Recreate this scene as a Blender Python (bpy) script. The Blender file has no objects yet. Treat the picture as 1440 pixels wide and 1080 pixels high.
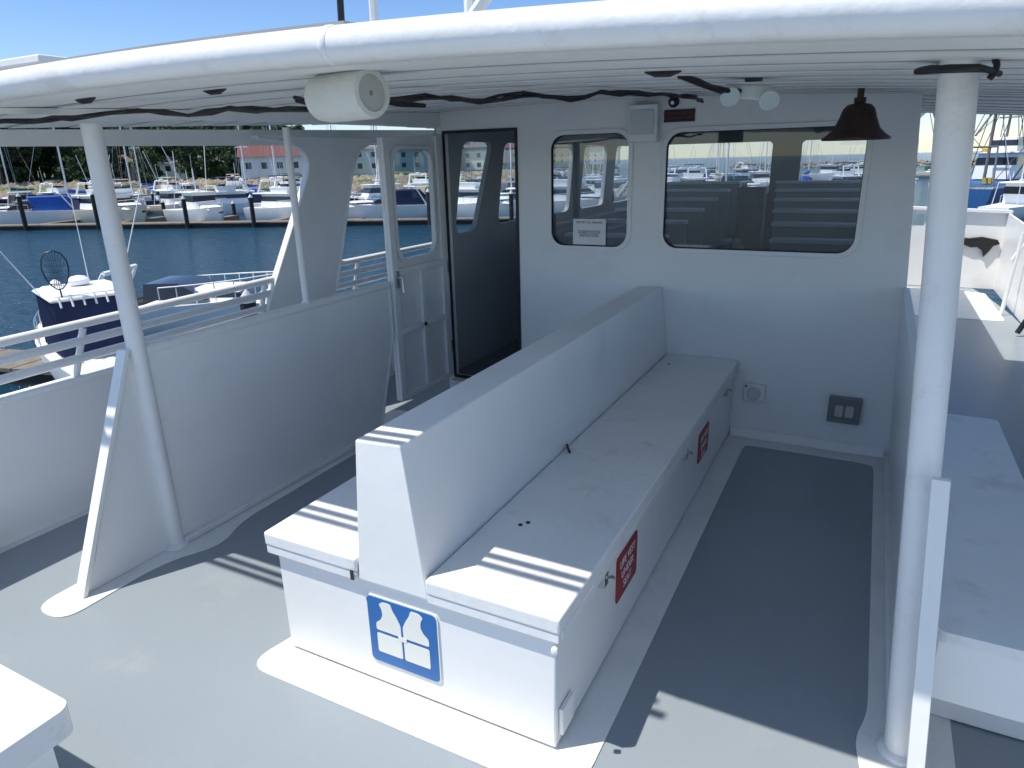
import bpy, bmesh, math, random
from mathutils import Vector, Matrix, geometry
random.seed(7)
S=1.8
sc=bpy.context.scene
COL=sc.collection
ORG={}
# ------------------------------------------------------------ materials
def mat(name,col,rough=0.5,var=0.08,scale=4.0,bump=0.0,bscale=40.0,metal=0.0,grime=None,gs=3.0,gamt=0.5,coord='Object',alpha=None,coat=0.0):
    m=bpy.data.materials.new(name); m.use_nodes=True
    nt=m.node_tree; N=nt.nodes; L=nt.links
    b=N['Principled BSDF']
    tc=N.new('ShaderNodeTexCoord')
    n=N.new('ShaderNodeTexNoise'); n.inputs['Scale'].default_value=scale; n.inputs['Detail'].default_value=6
    L.new(tc.outputs[coord],n.inputs['Vector'])
    mr=N.new('ShaderNodeMapRange'); mr.inputs['From Min'].default_value=0.3; mr.inputs['From Max'].default_value=0.7
    mr.inputs['To Min'].default_value=1-var; mr.inputs['To Max'].default_value=1+var*0.6
    L.new(n.outputs['Fac'],mr.inputs['Value'])
    mx=N.new('ShaderNodeMix'); mx.data_type='RGBA'; mx.blend_type='MULTIPLY'; mx.inputs['Factor'].default_value=1
    mx.inputs['A'].default_value=(*col,1)
    L.new(mr.outputs['Result'],mx.inputs['B'])
    out=mx.outputs['Result']
    if grime:
        g=N.new('ShaderNodeTexNoise'); g.inputs['Scale'].default_value=gs; g.inputs['Detail'].default_value=10; g.inputs['Roughness'].default_value=0.72
        L.new(tc.outputs[coord],g.inputs['Vector'])
        gr=N.new('ShaderNodeMapRange'); gr.inputs['From Min'].default_value=0.56; gr.inputs['From Max'].default_value=0.76
        gr.inputs['To Max'].default_value=gamt
        L.new(g.outputs['Fac'],gr.inputs['Value'])
        m2=N.new('ShaderNodeMix'); m2.data_type='RGBA'
        L.new(gr.outputs['Result'],m2.inputs['Factor']); L.new(out,m2.inputs['A']); m2.inputs['B'].default_value=(*grime,1)
        out=m2.outputs['Result']
    L.new(out,b.inputs['Base Color'])
    b.inputs['Roughness'].default_value=rough; b.inputs['Metallic'].default_value=metal
    if bump:
        bn=N.new('ShaderNodeTexNoise'); bn.inputs['Scale'].default_value=bscale; bn.inputs['Detail'].default_value=4
        L.new(tc.outputs[coord],bn.inputs['Vector'])
        bu=N.new('ShaderNodeBump'); bu.inputs['Strength'].default_value=bump; bu.inputs['Distance'].default_value=0.02
        L.new(bn.outputs['Fac'],bu.inputs['Height']); L.new(bu.outputs['Normal'],b.inputs['Normal'])
    return m
WHITE=mat('white_gloss_paint',(.88,.875,.855),.34,.04,2.2,.09,14,grime=(.58,.53,.46),gs=2.6,gamt=.24)
SEATW=mat('worn_white_paint',(.85,.845,.825),.40,.05,3,.10,30,grime=(.40,.36,.31),gs=4,gamt=.48)
CEIL=mat('ceiling_white_paint',(.88,.875,.85),.5,.04,2,.06,20,grime=(.55,.5,.42),gs=3,gamt=.2)
TUBEW=mat('pipe_white_paint',(.87,.865,.85),.33,.04,3,.12,25,grime=(.42,.31,.2),gs=4,gamt=.45)
BORDER=mat('white_deck_paint',(.80,.80,.78),.45,.06,4,.12,60,grime=(.38,.37,.35),gs=5,gamt=.45)
DECK=mat('grey_deck_paint',(.285,.325,.355),.33,.05,1.2,.06,90,grime=(.44,.46,.47),gs=1.8,gamt=.40)
BLACK=mat('black_rubber',(.012,.012,.013),.45,.1)
DARKM=mat('dark_metal',(.05,.05,.055),.4,.1,metal=.6)
STEEL=mat('stainless_steel',(.55,.55,.55),.3,.08,metal=1.0)
BRONZE=mat('weathered_bronze',(.075,.045,.035),.5,.3,12,.2,60,metal=.5)
BLUE=mat('sign_blue',(.012,.14,.43),.35,.05)
RED=mat('sign_red',(.36,.018,.022),.4,.12)
CREAM=mat('sign_cream',(.86,.86,.78),.4,.03)
SIGNW=mat('sign_white',(.8,.8,.8),.4,.02)
GREYB=mat('outlet_grey',(.22,.22,.21),.45,.1)
SEAM_SHADE=mat('ceiling_seam_shade',(.46,.455,.44),.7,.2)  # grey strips paint the shadow lines between the ceiling planks
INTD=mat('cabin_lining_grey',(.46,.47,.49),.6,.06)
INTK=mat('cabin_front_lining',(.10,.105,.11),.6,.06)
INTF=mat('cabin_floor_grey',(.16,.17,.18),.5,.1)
PEW_SHADE=mat('pew_shaded',(.40,.41,.42),.5,.05)  # white seats painted grey so the backs read as shaded
PEW_LIT=mat('pew_lit_cap',(.88,.88,.87),.4,.03)  # pale added caps paint the window light on the backrest tops
LENS=mat('frosted_lens',(.62,.66,.64),.25,.05)
def glass(name,tint,gl=.12):
    m=bpy.data.materials.new(name); m.use_nodes=True; nt=m.node_tree; N=nt.nodes; L=nt.links
    N.remove(N['Principled BSDF'])
    t=N.new('ShaderNodeBsdfTransparent'); t.inputs['Color'].default_value=(*tint,1)
    g=N.new('ShaderNodeBsdfGlossy'); g.inputs['Roughness'].default_value=.02
    f=N.new('ShaderNodeLayerWeight'); f.inputs['Blend'].default_value=.5
    p=N.new('ShaderNodeMath'); p.operation='POWER'; p.inputs[1].default_value=5; L.new(f.outputs['Facing'],p.inputs[0])
    a=N.new('ShaderNodeMath'); a.operation='ADD'; a.inputs[1].default_value=gl; a.use_clamp=True; L.new(p.outputs[0],a.inputs[0])
    mx=N.new('ShaderNodeMixShader'); L.new(a.outputs[0],mx.inputs[0]); L.new(t.outputs[0],mx.inputs[1]); L.new(g.outputs[0],mx.inputs[2])
    L.new(mx.outputs[0],N['Material Output'].inputs[0]); return m
GLASS=glass('window_glass',(.76,.80,.84),.06)
GLASSC=glass('clear_glass',(.93,.96,.97),.02)
# ------------------------------------------------------------ mesh builder
class MB:
    def __init__(s,k=S): s.v=[];s.f=[];s.k=k
    def add(s,v,f):
        o=len(s.v); s.v+= [tuple(c*s.k for c in p) for p in v]; s.f+=[tuple(i+o for i in q) for q in f]; return s
    def box(s,x0,x1,y0,y1,z0,z1):
        return s.add([(x0,y0,z0),(x1,y0,z0),(x1,y1,z0),(x0,y1,z0),(x0,y0,z1),(x1,y0,z1),(x1,y1,z1),(x0,y1,z1)],
          [(0,3,2,1),(4,5,6,7),(0,1,5,4),(1,2,6,5),(2,3,7,6),(3,0,4,7)])
    def hexa(s,b,t):
        return s.add(list(b)+list(t),[(0,3,2,1),(4,5,6,7),(0,1,5,4),(1,2,6,5),(2,3,7,6),(3,0,4,7)])
    def tube(s,pts,r,n=12):
        P=[Vector(p) for p in pts]; up=None; V=[];F=[]
        for i,p in enumerate(P):
            if i==0: t=P[1]-P[0]
            elif i==len(P)-1: t=P[-1]-P[-2]
            else: t=(P[i+1]-P[i]).normalized()+(P[i]-P[i-1]).normalized()
            t.normalize()
            if up is None:
                up=Vector((0,0,1)) if abs(t.z)<.9 else Vector((1,0,0))
            a=(up-t*up.dot(t)).normalized(); up=a; b=t.cross(a)
            rr=r[i] if isinstance(r,(list,tuple)) else r
            for k in range(n):
                w=2*math.pi*k/n; V.append(tuple(p+a*rr*math.cos(w)+b*rr*math.sin(w)))
        for i in range(len(P)-1):
            for k in range(n):
                F.append((i*n+k,i*n+(k+1)%n,(i+1)*n+(k+1)%n,(i+1)*n+k))
        F.append(tuple(range(n))[::-1]); F.append(tuple((len(P)-1)*n+k for k in range(n)))
        return s.add(V,F)
    def plate(s,outer,holes,fn,d0,d1):
        loops=[outer]+list(holes)
        tri=geometry.tessellate_polygon([[Vector((a,b,0)) for a,b in l] for l in loops])
        flat=[p for l in loops for p in l]; n=len(flat)
        V=[fn(a,b,d0) for a,b in flat]+[fn(a,b,d1) for a,b in flat]
        F=[tuple(t) for t in tri]+[tuple(i+n for i in t[::-1]) for t in tri]
        o=0
        for l in loops:
            m=len(l)
            for i in range(m): F.append((o+i,o+(i+1)%m,n+o+(i+1)%m,n+o+i))
            o+=m
        return s.add(V,F)
    def lathe(s,prof,c,axis=(0,0,1),n=24):
        ax=Vector(axis).normalized(); u=Vector((1,0,0)) if abs(ax.x)<.9 else Vector((0,1,0))
        a=(u-ax*u.dot(ax)).normalized(); b=ax.cross(a); c=Vector(c); V=[];F=[]
        for (r,h) in prof:
            for k in range(n):
                w=2*math.pi*k/n; V.append(tuple(c+ax*h+(a*math.cos(w)+b*math.sin(w))*max(r,1e-4)))
        m=len(prof)
        for i in range(m-1):
            for k in range(n): F.append((i*n+k,i*n+(k+1)%n,(i+1)*n+(k+1)%n,(i+1)*n+k))
        F.append(tuple(range(n))[::-1]); F.append(tuple((m-1)*n+k for k in range(n)))
        return s.add(V,F)
    def split(s):
        par=list(range(len(s.v)))
        def fd(a):
            while par[a]!=a: par[a]=par[par[a]];a=par[a]
            return a
        for f in s.f:
            for q in f[1:]: par[fd(q)]=fd(f[0])
        grp={}
        for f in s.f: grp.setdefault(fd(f[0]),[]).append(f)
        out=[]
        for fs in grp.values():
            m=MB(1);idx={}
            for f in fs:
                for q in f:
                    if q not in idx: idx[q]=len(m.v);m.v.append(s.v[q])
                m.f.append(tuple(idx[q] for q in f))
            out.append(m)
        return out
def rr(x0,x1,y0,y1,r,n=6):
    o=[]
    for cx,cy,a0 in ((x1-r,y1-r,0),(x0+r,y1-r,90),(x0+r,y0+r,180),(x1-r,y0+r,270)):
        for i in range(n+1):
            w=math.radians(a0+90*i/n); o.append((cx+r*math.cos(w),cy+r*math.sin(w)))
    return o
def rpoly(P,r,n=5):
    o=[];m=len(P)
    for i in range(m):
        p=Vector(P[i]);a=Vector(P[i-1]);b=Vector(P[(i+1)%m])
        ri=r if not isinstance(r,(list,tuple)) else r[i]
        if ri==0: o.append(tuple(p)); continue
        da=min(ri,(a-p).length*.49);db=min(ri,(b-p).length*.49)
        A=p+(a-p).normalized()*da;B=p+(b-p).normalized()*db
        for k in range(n+1):
            t=k/n;o.append(tuple(A*(1-t)**2+p*2*t*(1-t)+B*t*t))
    return o
FY=lambda a,b,d:(a,d,b)
FX=lambda a,b,d:(d,a,b)
FZ=lambda a,b,d:(a,b,d)
LEAN=.066
FXL=lambda a,b,d:(d-LEAN*b,a,b)
def meta(o,label=None,cat=None,group=None,kind=None):
    if label:o['label']=label
    if cat:o['category']=cat
    if group:o['group']=group
    if kind:o['kind']=kind
def root(name,loc,label,cat,group=None,rot=0,local=False):
    e=bpy.data.objects.new(name,None); e.location=loc; e.rotation_euler=(0,0,rot); e.empty_display_size=.2
    COL.objects.link(e); meta(e,label,cat,group); ORG[e.name]=(0,0,0) if local else tuple(loc); return e
def make(name,mb,m,parent=None,bevel=0,smooth=35,label=None,cat=None,group=None,kind=None,seg=2,loc=None):
    me=bpy.data.meshes.new(name)
    org=ORG[parent.name] if parent else (loc or (0,0,0))
    me.from_pydata([(x-org[0],y-org[1],z-org[2]) for x,y,z in mb.v],[],mb.f)
    bm=bmesh.new();bm.from_mesh(me);bmesh.ops.recalc_face_normals(bm,faces=bm.faces);bm.to_mesh(me);bm.free()
    me.materials.append(m)
    if smooth: me.shade_smooth(); me.set_sharp_from_angle(angle=math.radians(smooth))
    o=bpy.data.objects.new(name,me);COL.objects.link(o)
    if parent: o.parent=parent
    elif loc: o.location=loc
    ORG[o.name]=org
    if bevel:
        b=o.modifiers.new('bevel','BEVEL');b.width=bevel;b.segments=seg;b.limit_method='ANGLE';b.angle_limit=math.radians(50)
        b.harden_normals=False
    meta(o,label,cat,group,kind);return o
def makes(name,mb,m,parent=None,bevel=0,**k):
    return [make(name,q,m,parent,bevel,**k) for q in mb.split()]
def text(body,size,loc,rot,m,parent,name='lettering',align='CENTER',sx=1.0):
    cu=bpy.data.curves.new('t','FONT');cu.body=body;cu.size=size;cu.align_x=align;cu.align_y='CENTER';cu.extrude=.0006;cu.space_line=1.0
    t=bpy.data.objects.new('t',cu);COL.objects.link(t);bpy.context.view_layer.update()
    me=bpy.data.meshes.new_from_object(t);bpy.data.objects.remove(t)
    me.materials.clear();me.materials.append(m)
    me.transform(Matrix.LocRotScale(None,None,(sx,1,1)))
    o=bpy.data.objects.new(name,me);COL.objects.link(o);o.parent=parent
    g=ORG[parent.name];o.location=tuple(loc[i]-g[i] for i in range(3));o.rotation_euler=rot
    ORG[o.name]=g
    return o
def sc3(p): return tuple(c*S for c in p)
# ------------------------------------------------------------ camera, light
cam=bpy.data.cameras.new('camera');co=bpy.data.objects.new('camera',cam);COL.objects.link(co);sc.camera=co
R=Matrix(((.8889,-.1227,.4414),(.4575,.2859,-.8420),(-.0229,.9504,.3102)))
co.matrix_world=Matrix.Translation((0,0,S))@R.to_quaternion().to_matrix().to_4x4()
cam.sensor_width=36;cam.lens=36*957/1440;cam.clip_end=20000;cam.clip_start=.05
SV=Vector((-.38,-.30,1)).normalized()
el=math.asin(SV.z);az=math.atan2(SV.x,SV.y)
w=bpy.data.worlds.new('World');sc.world=w;w.use_nodes=True
N=w.node_tree.nodes;WL=w.node_tree.links;sk=N.new('ShaderNodeTexSky');sk.sky_type='NISHITA';sk.sun_disc=False;sk.sun_elevation=el;sk.sun_rotation=az;sk.air_density=1.0;sk.dust_density=.1;sk.ozone_density=1.6
tcw=N.new('ShaderNodeTexCoord');sx=N.new('ShaderNodeSeparateXYZ');WL.new(tcw.outputs['Generated'],sx.inputs[0])
cr=N.new('ShaderNodeValToRGB');WL.new(sx.outputs['Z'],cr.inputs[0])
cr.color_ramp.elements[0].position=.0;cr.color_ramp.elements[0].color=(.62,.66,.74,1)
cr.color_ramp.elements[1].position=.75;cr.color_ramp.elements[1].color=(1,.90,.76,1)
e=cr.color_ramp.elements.new(.28);e.color=(.40,.55,.76,1)
e=cr.color_ramp.elements.new(.08);e.color=(.56,.62,.74,1)
mw=N.new('ShaderNodeMix');mw.data_type='RGBA';mw.blend_type='MULTIPLY';mw.inputs['Factor'].default_value=1
WL.new(sk.outputs[0],mw.inputs['A']);WL.new(cr.outputs[0],mw.inputs['B'])
WL.new(mw.outputs['Result'],N['Background'].inputs[0]);N['Background'].inputs[1].default_value=.215
sl=bpy.data.lights.new('sun','SUN');sl.energy=5.0;sl.angle=math.radians(.53);sl.color=(1,.955,.88)
so=bpy.data.objects.new('sun',sl);COL.objects.link(so);so.rotation_euler=SV.to_track_quat('Z','Y').to_euler()
sc.view_settings.view_transform='Standard';sc.view_settings.look='None';sc.view_settings.exposure=0
# ------------------------------------------------------------ deck
HX0,HX1=-2.07,.88
def hullx(y):
    return 1.0 if y<4.6 else max(.0,1-((y-4.6)/4.2)**2)
cx=(HX0+HX1)/2;hw=(HX1-HX0)/2
ys=[-2.0,0,2,4,4.6,5.2,5.8,6.4,7.0,7.6,8.2,8.6]
left=[(cx-hw*hullx(y)**.6,y) for y in ys];right=[(cx+hw*hullx(y)**.6,y) for y in ys]
outl=left+right[::-1]
make('deck',MB().plate(outl,[],FZ,-.03,0),DECK,kind='structure')
mb=MB();n=len(outl)
V=[(x,y,-.031) for x,y in outl]+[(cx+(x-cx)*.9,y*.97,-1.95) for x,y in outl]
F=[(i,(i+1)%n,n+(i+1)%n,n+i) for i in range(n)]+[tuple(range(n,2*n))]
make('boat_hull',mb.add(V,F),WHITE,label='white steel hull of the passenger boat under the deck',cat='boat hull')
def border(pts,r=.03):
    make('deck_paint_border',MB().plate(rpoly(pts,r),[],FZ,.0004,.0026),BORDER,kind='structure')
border([(-1.065,.785),(-.335,.785),(-.315,.86),(-.315,2.40),(-.295,2.412),(.085,2.412),(.105,2.39),(.105,1.20),(.085,1.13),(.10,1.03),(.14,.98),(.24,.98),(.24,2.56),(-1.20,2.56),(-1.20,2.44),(-1.035,2.40),(-1.035,.92)],
   [.06,.05,.02,.07,.05,.07,.07,.05,.03,.03,.03,.03,0,0,.03,.04,.03])
border([(-1.69,.70),(-1.57,.70),(-1.575,.98),(-1.50,1.10),(-1.56,1.22),(-1.575,1.9),(-1.55,2.1),(-1.60,2.2),(-1.72,2.2),(-1.70,1.2)],[.055,.055,.1,.08,.08,.1,.05,.03,.03,.1])
border([(-2.068,-1.9),(-2.035,-1.9),(-2.035,4.3),(-2.068,4.3)],.005)
border([(.82,-1.9),(.878,-1.9),(.878,4.3),(.82,4.3)],.005)
border([(-.2,5.0),(.80,5.0),(.80,6.0),(-.2,6.2)],.05)
# ------------------------------------------------------------ bench
b=root('bench',sc3((-.70,.87,0)),'long white back-to-back bench with life vest storage, bolted to the deck','bench')
x0,x1,y0,y1=-1.014,-.385,.868,2.50
make('bench_box',MB().box(x0,x1,y0,y1,.008,.258),WHITE,b,.006)
make('gap_shade',MB().box(x0+.012,x1-.012,y0+.01,y1,.003,.008),BLACK,b)  # black slab paints the shade in the gap under the bench
for (a,c) in ((-1.031,-.792),(-.634,-.371)):
    make('seat_lid',MB().box(a,c,.853,y1,.262,.292),SEATW,b,.008,seg=3)
    m=MB()
    if a<-.9: m.box(a,a+.012,.867,y1,.244,.2615)
    else: m.box(c-.012,c,.867,y1,.244,.2615)
    makes('lid_skirt',m,SEATW,b,.003)
    make('lid_skirt',MB().box(a+.002,c-.002,.855,.866,.243,.2615),SEATW,b,.003)
P=[(-.792,.245),(-.766,.540),(-.668,.545),(-.632,.245)]
make('backrest',MB().plate(P,[],FY,.8575,2.50),WHITE,b,.007,seg=3)
for y in (1.07,1.72,2.30):
    lt=make('latch',MB().box(-.3845,-.371,y,y+.022,.215,.243),STEEL,b,.002)
    make('padlock',MB().tube([(-.370,y+.006,.238),(-.363,y+.022,.232),(-.364,y+.032,.224)],.003,8),STEEL,lt)
make('lid_knob',MB().lathe([(.006,0),(.006,.008),(.003,.009)],(-.378,.850,.236),(0.3,-1,0),12),WHITE,b)
for (x,y) in ((-.565,1.10),(-.555,1.115),(-.59,2.35)):
    make('bolt',MB().lathe([(.005,0),(.004,.002),(.001,.003)],(x,y,.292),(0,0,1),10),DARKM,b)
make('strap',MB().tube([(-.642,1.52,.294),(-.634,1.51,.2975),(-.622,1.49,.2955),(-.612,1.475,.2945)],.0028,8),BLACK,b)
make('hinge_plate',MB().box(-.805,-.798,.850,.852,.246,.266),DARKM,b)
make('corner_bracket',MB().box(-.384,-.376,.88,.93,.03,.085),WHITE,b,.002)
# life vest sign
sg=root('life_vest_sign',sc3((-.703,.867,.135)),'square blue life vest pictogram sign on the bench end','sign')
X0,X1,Z0,Z1=-.786,-.620,.058,.213
ybf=.8672
make('sign_plate',MB().plate(rr(X0,X1,Z0,Z1,.012),[],FY,ybf,.8652),CREAM,sg)
make('blue_field',MB().plate(rr(X0+.003,X1-.003,Z0+.003,Z1-.003,.010),[],FY,.8651,.8643),BLUE,sg)
m=MB()
def uv(l): return [(X0+(X1-X0)*u,Z0+(Z1-Z0)*v) for u,v in l]
UL=[(.13,.51),(.13,.61),(.20,.67),(.235,.75),(.225,.84),(.19,.90),(.25,.945),(.36,.945),(.385,.86),(.44,.77),(.485,.67),(.485,.51)]
LL=[(.13,.465),(.13,.18),(.485,.18),(.485,.465)]
for P in (UL,LL):
    m.plate(rpoly(uv(P),.0045,4),[],FY,.8642,.8636)
    m.plate(rpoly(uv([(1-a,c) for a,c in P][::-1]),.0045,4),[],FY,.8642,.8636)
m.plate(rpoly(uv([(.44,.52),(.56,.52),(.56,.45),(.44,.45)]),.003,3),[],FY,.8635,.8630)
makes('vest_pictogram',m,CREAM,sg)
def redsign(y0,y1,z0,z1):
    g=root('storage_sign',sc3((-.384,(y0+y1)/2,(z0+z1)/2)),'red life vest under seat sign on the bench side','sign','red storage signs on the bench')
    make('sign_plate',MB().plate(rr(y0,y1,z0,z1,.01),[],FX,-.3846,-.3825),RED,g)
    for i,t in enumerate(('LIFE VEST','UNDER','SEAT')):
        text(t,.048,(-.3818*S,(y0+y1)/2*S,(z1-.026-.029*i)*S),(math.pi/2,0,math.pi/2),SIGNW,g,sx=.92)
redsign(1.18,1.32,.102,.212);redsign(1.935,2.075,.108,.205)
b2=root('bench',sc3((-1.15,0,0)),'white bench with rounded sunlit seat top on the open deck','bench')
make('seat_lid',MB().plate(rr(-1.50,-.917,-.9,.395,.02),[],FZ,.245,.29),SEATW,b2,.012,seg=3)
make('bench_box',MB().box(-1.48,-.945,-.88,.37,.002,.244),WHITE,b2,.006)
b3=root('bench',sc3((.28,1.1,0)),'white raised box bench beside the half wall','bench')
make('seat_lid',MB().plate(rr(.168,.375,1.085,2.17,.015),[],FZ,.272,.292),SEATW,b3,.006)
make('bench_box',MB().box(.172,.370,1.092,2.16,.16,.271),WHITE,b3,.005)
m=MB()
for y in (1.25,2.02): m.box(.19,.36,y,y+.04,.003,.159)
makes('leg',m,WHITE,b3,.004)
# ------------------------------------------------------------ half walls
x=-1.625;t=.010
g=root('half_wall',sc3((x,1.5,0)),'white steel half wall panel beside the walkway','half wall')
make('panel',MB().plate([(1.05,.003),(1.965,.003),(2.08,.36),(2.08,.552),(1.05,.552)],[],FX,x-t,x+t),WHITE,g,.004)
makes('cap_rail',MB().tube([(x,1.05,.562),(x,2.085,.562)],.016,12),TUBEW,g)
make('end_rail',MB().tube([(x,2.085,.562),(x,2.088,.36),(x,1.965,.004)],.013,10),TUBEW,g)
make('base_coaming',MB().box(x-.03,x+.03,1.06,1.97,.003,.022),BORDER,g,.01,seg=3)
x=.160
g=root('half_wall',sc3((x,1.5,0)),'white steel half wall between bench and side passage','half wall')
make('panel',MB().plate([(1.15,.003),(2.499,.003),(2.499,.575),(1.15,.555)],[],FXL,x-t,x+t),WHITE,g,.004)
make('cap_rail',MB().plate([(1.14,.556),(2.499,.576),(2.499,.588),(1.14,.568)],[],FXL,x-.012,x+.012),WHITE,g,.003)
make('base_coaming',MB().box(x-.026,x+.02,1.15,2.46,.003,.022),BORDER,g,.01,seg=3)
g=root('gusset_brace',sc3((-1.63,.9,0)),'triangular white steel gusset bracing the post','brace','steel gussets')
make('web',MB().plate([(.80,.003),(1.03,.003),(1.03,.55),(1.015,.555)],[],FX,-1.633,-1.622),WHITE,g,.002)
make('flange',MB().hexa([(-1.645,.775,.003),(-1.610,.775,.003),(-1.610,.787,.003),(-1.645,.787,.003)],[(-1.645,1.008,.575),(-1.610,1.008,.575),(-1.610,1.020,.575),(-1.645,1.020,.575)]),WHITE,g,.002)
g=root('gusset_brace',sc3((.165,1.0,0)),'narrow white steel gusset bracing the leaning post','brace','steel gussets')
make('web',MB().plate([(1.01,.003),(1.125,.003),(1.125,.53),(1.085,.53)],[],FXL,.166,.174),WHITE,g,.002)
make('flange',MB().hexa([(.158,.992,.003),(.182,.992,.003),(.182,1.004,.003),(.158,1.004,.003)],[(.122,1.068,.55),(.146,1.068,.55),(.146,1.080,.55),(.122,1.080,.55)]),WHITE,g,.002)
# ------------------------------------------------------------ canopy
def zc(x,y): return 1.146+(min(y,2.6)-.78)*.040-.028*(x+1.1)**2
def post(p0,p1,r,label):
    make('support_post',MB().tube([p0,p1],r,24).lathe([(r*1.5,0),(r*1.4,.006),(r,.012)],p0,(0,0,1),24),TUBEW,label=label,cat='post',group='canopy posts',loc=sc3(p0))
post((-1.62,1.045,.003),(-1.625,1.045,1.105),.0225,'round white painted steel post holding up the canopy')
post((.155,1.13,.003),(.075,1.13,zc(.08,1.13)),.0235,'round white painted steel post holding up the canopy')
post((-1.625,1.655,.57),(-1.625,1.655,1.115),.011,'thin white post standing on the half wall')
cn=root('canopy',sc3((-.6,1.7,1.15)),'white cambered canopy roof with planked underside and pipe edge','canopy')
def sheet(x0,x1,prof,zoff,thick,nx=30):
    m=MB();V=[];F=[];ny=len(prof)
    for i in range(nx+1):
        x=x0+(x1-x0)*i/nx
        for (y,dz) in prof: V.append((x,y,zc(x,y)+dz+zoff))
    for i in range(nx+1):
        x=x0+(x1-x0)*i/nx
        for (y,dz) in prof: V.append((x,y,zc(x,y)+zoff+thick))
    o=(nx+1)*ny
    for i in range(nx):
        for j in range(ny-1):
            a=i*ny+j;F.append((a,a+1,a+ny+1,a+ny));F.append((o+a,o+a+ny,o+a+ny+1,o+a+1))
        a=i*ny;F.append((a,a+ny,o+a+ny,o+a));a+=ny-1;F.append((a,o+a,o+a+ny,a+ny))
    for j in range(ny-1):
        F.append((j,o+j,o+j+1,j+1));a=nx*ny+j;F.append((a,a+1,o+a+1,o+a))
    return m.add(V,F)
prof=[];y=.80;seam_shade=MB();NX=20
while y<3.6:
    prof+=[(y,-.012),(y+.148,-.010),(y+.150,.004),(y+.168,.004)]
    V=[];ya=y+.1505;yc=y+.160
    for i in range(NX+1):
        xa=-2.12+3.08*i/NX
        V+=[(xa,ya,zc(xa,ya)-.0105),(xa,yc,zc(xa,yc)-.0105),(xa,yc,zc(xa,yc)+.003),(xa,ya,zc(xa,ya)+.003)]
    seam_shade.add(V,[(i*4+j,i*4+(j+1)%4,i*4+4+(j+1)%4,i*4+4+j) for i in range(NX) for j in range(4)]+[(0,1,2,3),(NX*4,NX*4+3,NX*4+2,NX*4+1)])
    y+=.17
prof.append((y,-.012))
make('ceiling_planks',sheet(-2.14,.97,prof,0,.010),CEIL,cn,smooth=12)
makes('ceiling_seam_shade',seam_shade,SEAM_SHADE,cn,smooth=0)
make('roof_slab',sheet(-2.15,.98,[(.77,0),(1.5,0),(2.6,0),(3.65,0)],.012,.022),WHITE,cn)
pts=[(-2.16+(3.15)*i/40,.768,zc(-2.16+3.15*i/40,.765)+.010) for i in range(41)]
make('edge_pipe',MB().tube(pts,.0225,20),TUBEW,cn)
m=MB()
for x in (-.655,.30): m.lathe([(.0232,-.006),(.0245,-.003),(.0245,.003),(.0232,.006)],(x,.768,zc(x,.765)+.010),(1,0,-.02),20)
makes('weld_seam',m,TUBEW,cn)
m=MB()
for x in (-2.155,.985): m.tube([(x,.765,zc(x,.765)+.012),(x,2.6,zc(x,2.6)+.012),(x,3.65,zc(x,2.6)+.012)],.02,16)
makes('side_pipe',m,TUBEW,cn)
m=MB()
m.hexa([(-1.636,.80,1.118),(-1.612,.80,1.118),(-1.612,2.50,1.140),(-1.636,2.50,1.140)],[(-1.636,.80,zc(-1.62,.8)-.012),(-1.612,.80,zc(-1.62,.8)-.012),(-1.612,2.50,zc(-1.62,2.5)-.012),(-1.636,2.50,zc(-1.62,2.5)-.012)])
m.hexa([(-2.14,.80,1.068),(-2.125,.80,1.068),(-2.125,3.6,1.10),(-2.14,3.6,1.10)],[(-2.14,.80,zc(-2.13,.8)-.01),(-2.125,.80,zc(-2.13,.8)-.01),(-2.125,3.6,zc(-2.13,3.6)-.01),(-2.14,3.6,zc(-2.13,3.6)-.01)])
makes('girder',m,CEIL,cn)
make('roof_covering',sheet(-2.10,-.66,[(.80,0),(1.5,0),(2.4,0)],.035,.008,14),mat('roof_grey_covering',(.30,.31,.32),.6,.1),cn)
rl=root('roof_railing',sc3((-.6,.72,1.2)),'white pipe railing around the upper deck edge','railing')
m=MB()
for zz,yy in ((1.40,.642),(1.46,.594)): m.tube([(-2.1,yy,zz),(-.79,yy,zz)],.0095,10)
makes('rail',m,TUBEW,rl)
m=MB()
for x in (-2.05,-1.5): m.tube([(x,.76,zc(x,.75)+.03),(x,.642,1.40),(x,.594,1.47)],.010,10)
makes('stanchion',m,TUBEW,rl)
lk=root('roof_locker',sc3((-1.95,1.1,1.2)),'white storage locker standing on the canopy roof','locker')
make('locker_box',MB().box(-2.12,-1.72,1.02,1.35,1.13,1.235),WHITE,lk,.006)
make('locker_lid',MB().box(-2.13,-1.71,1.01,1.36,1.237,1.255),WHITE,lk,.006)
an=root('antenna_mast',sc3((-1.3,1.9,1.2)),'thin dark and white antennas rising from the roof','antenna')
make('dark_whip',MB().tube([(-1.46,1.75,1.2),(-1.40,1.75,2.6)],.010,8),BLACK,an)
m=MB();m.tube([(-1.37,1.8,1.2),(-1.37,1.8,2.6)],.014,8);m.tube([(-1.22,1.85,1.24),(-.80,1.85,1.65)],.018,8);m.tube([(-1.13,1.95,1.2),(-1.13,1.95,1.7)],.02,8);makes('white_mast',m,TUBEW,an)
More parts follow.
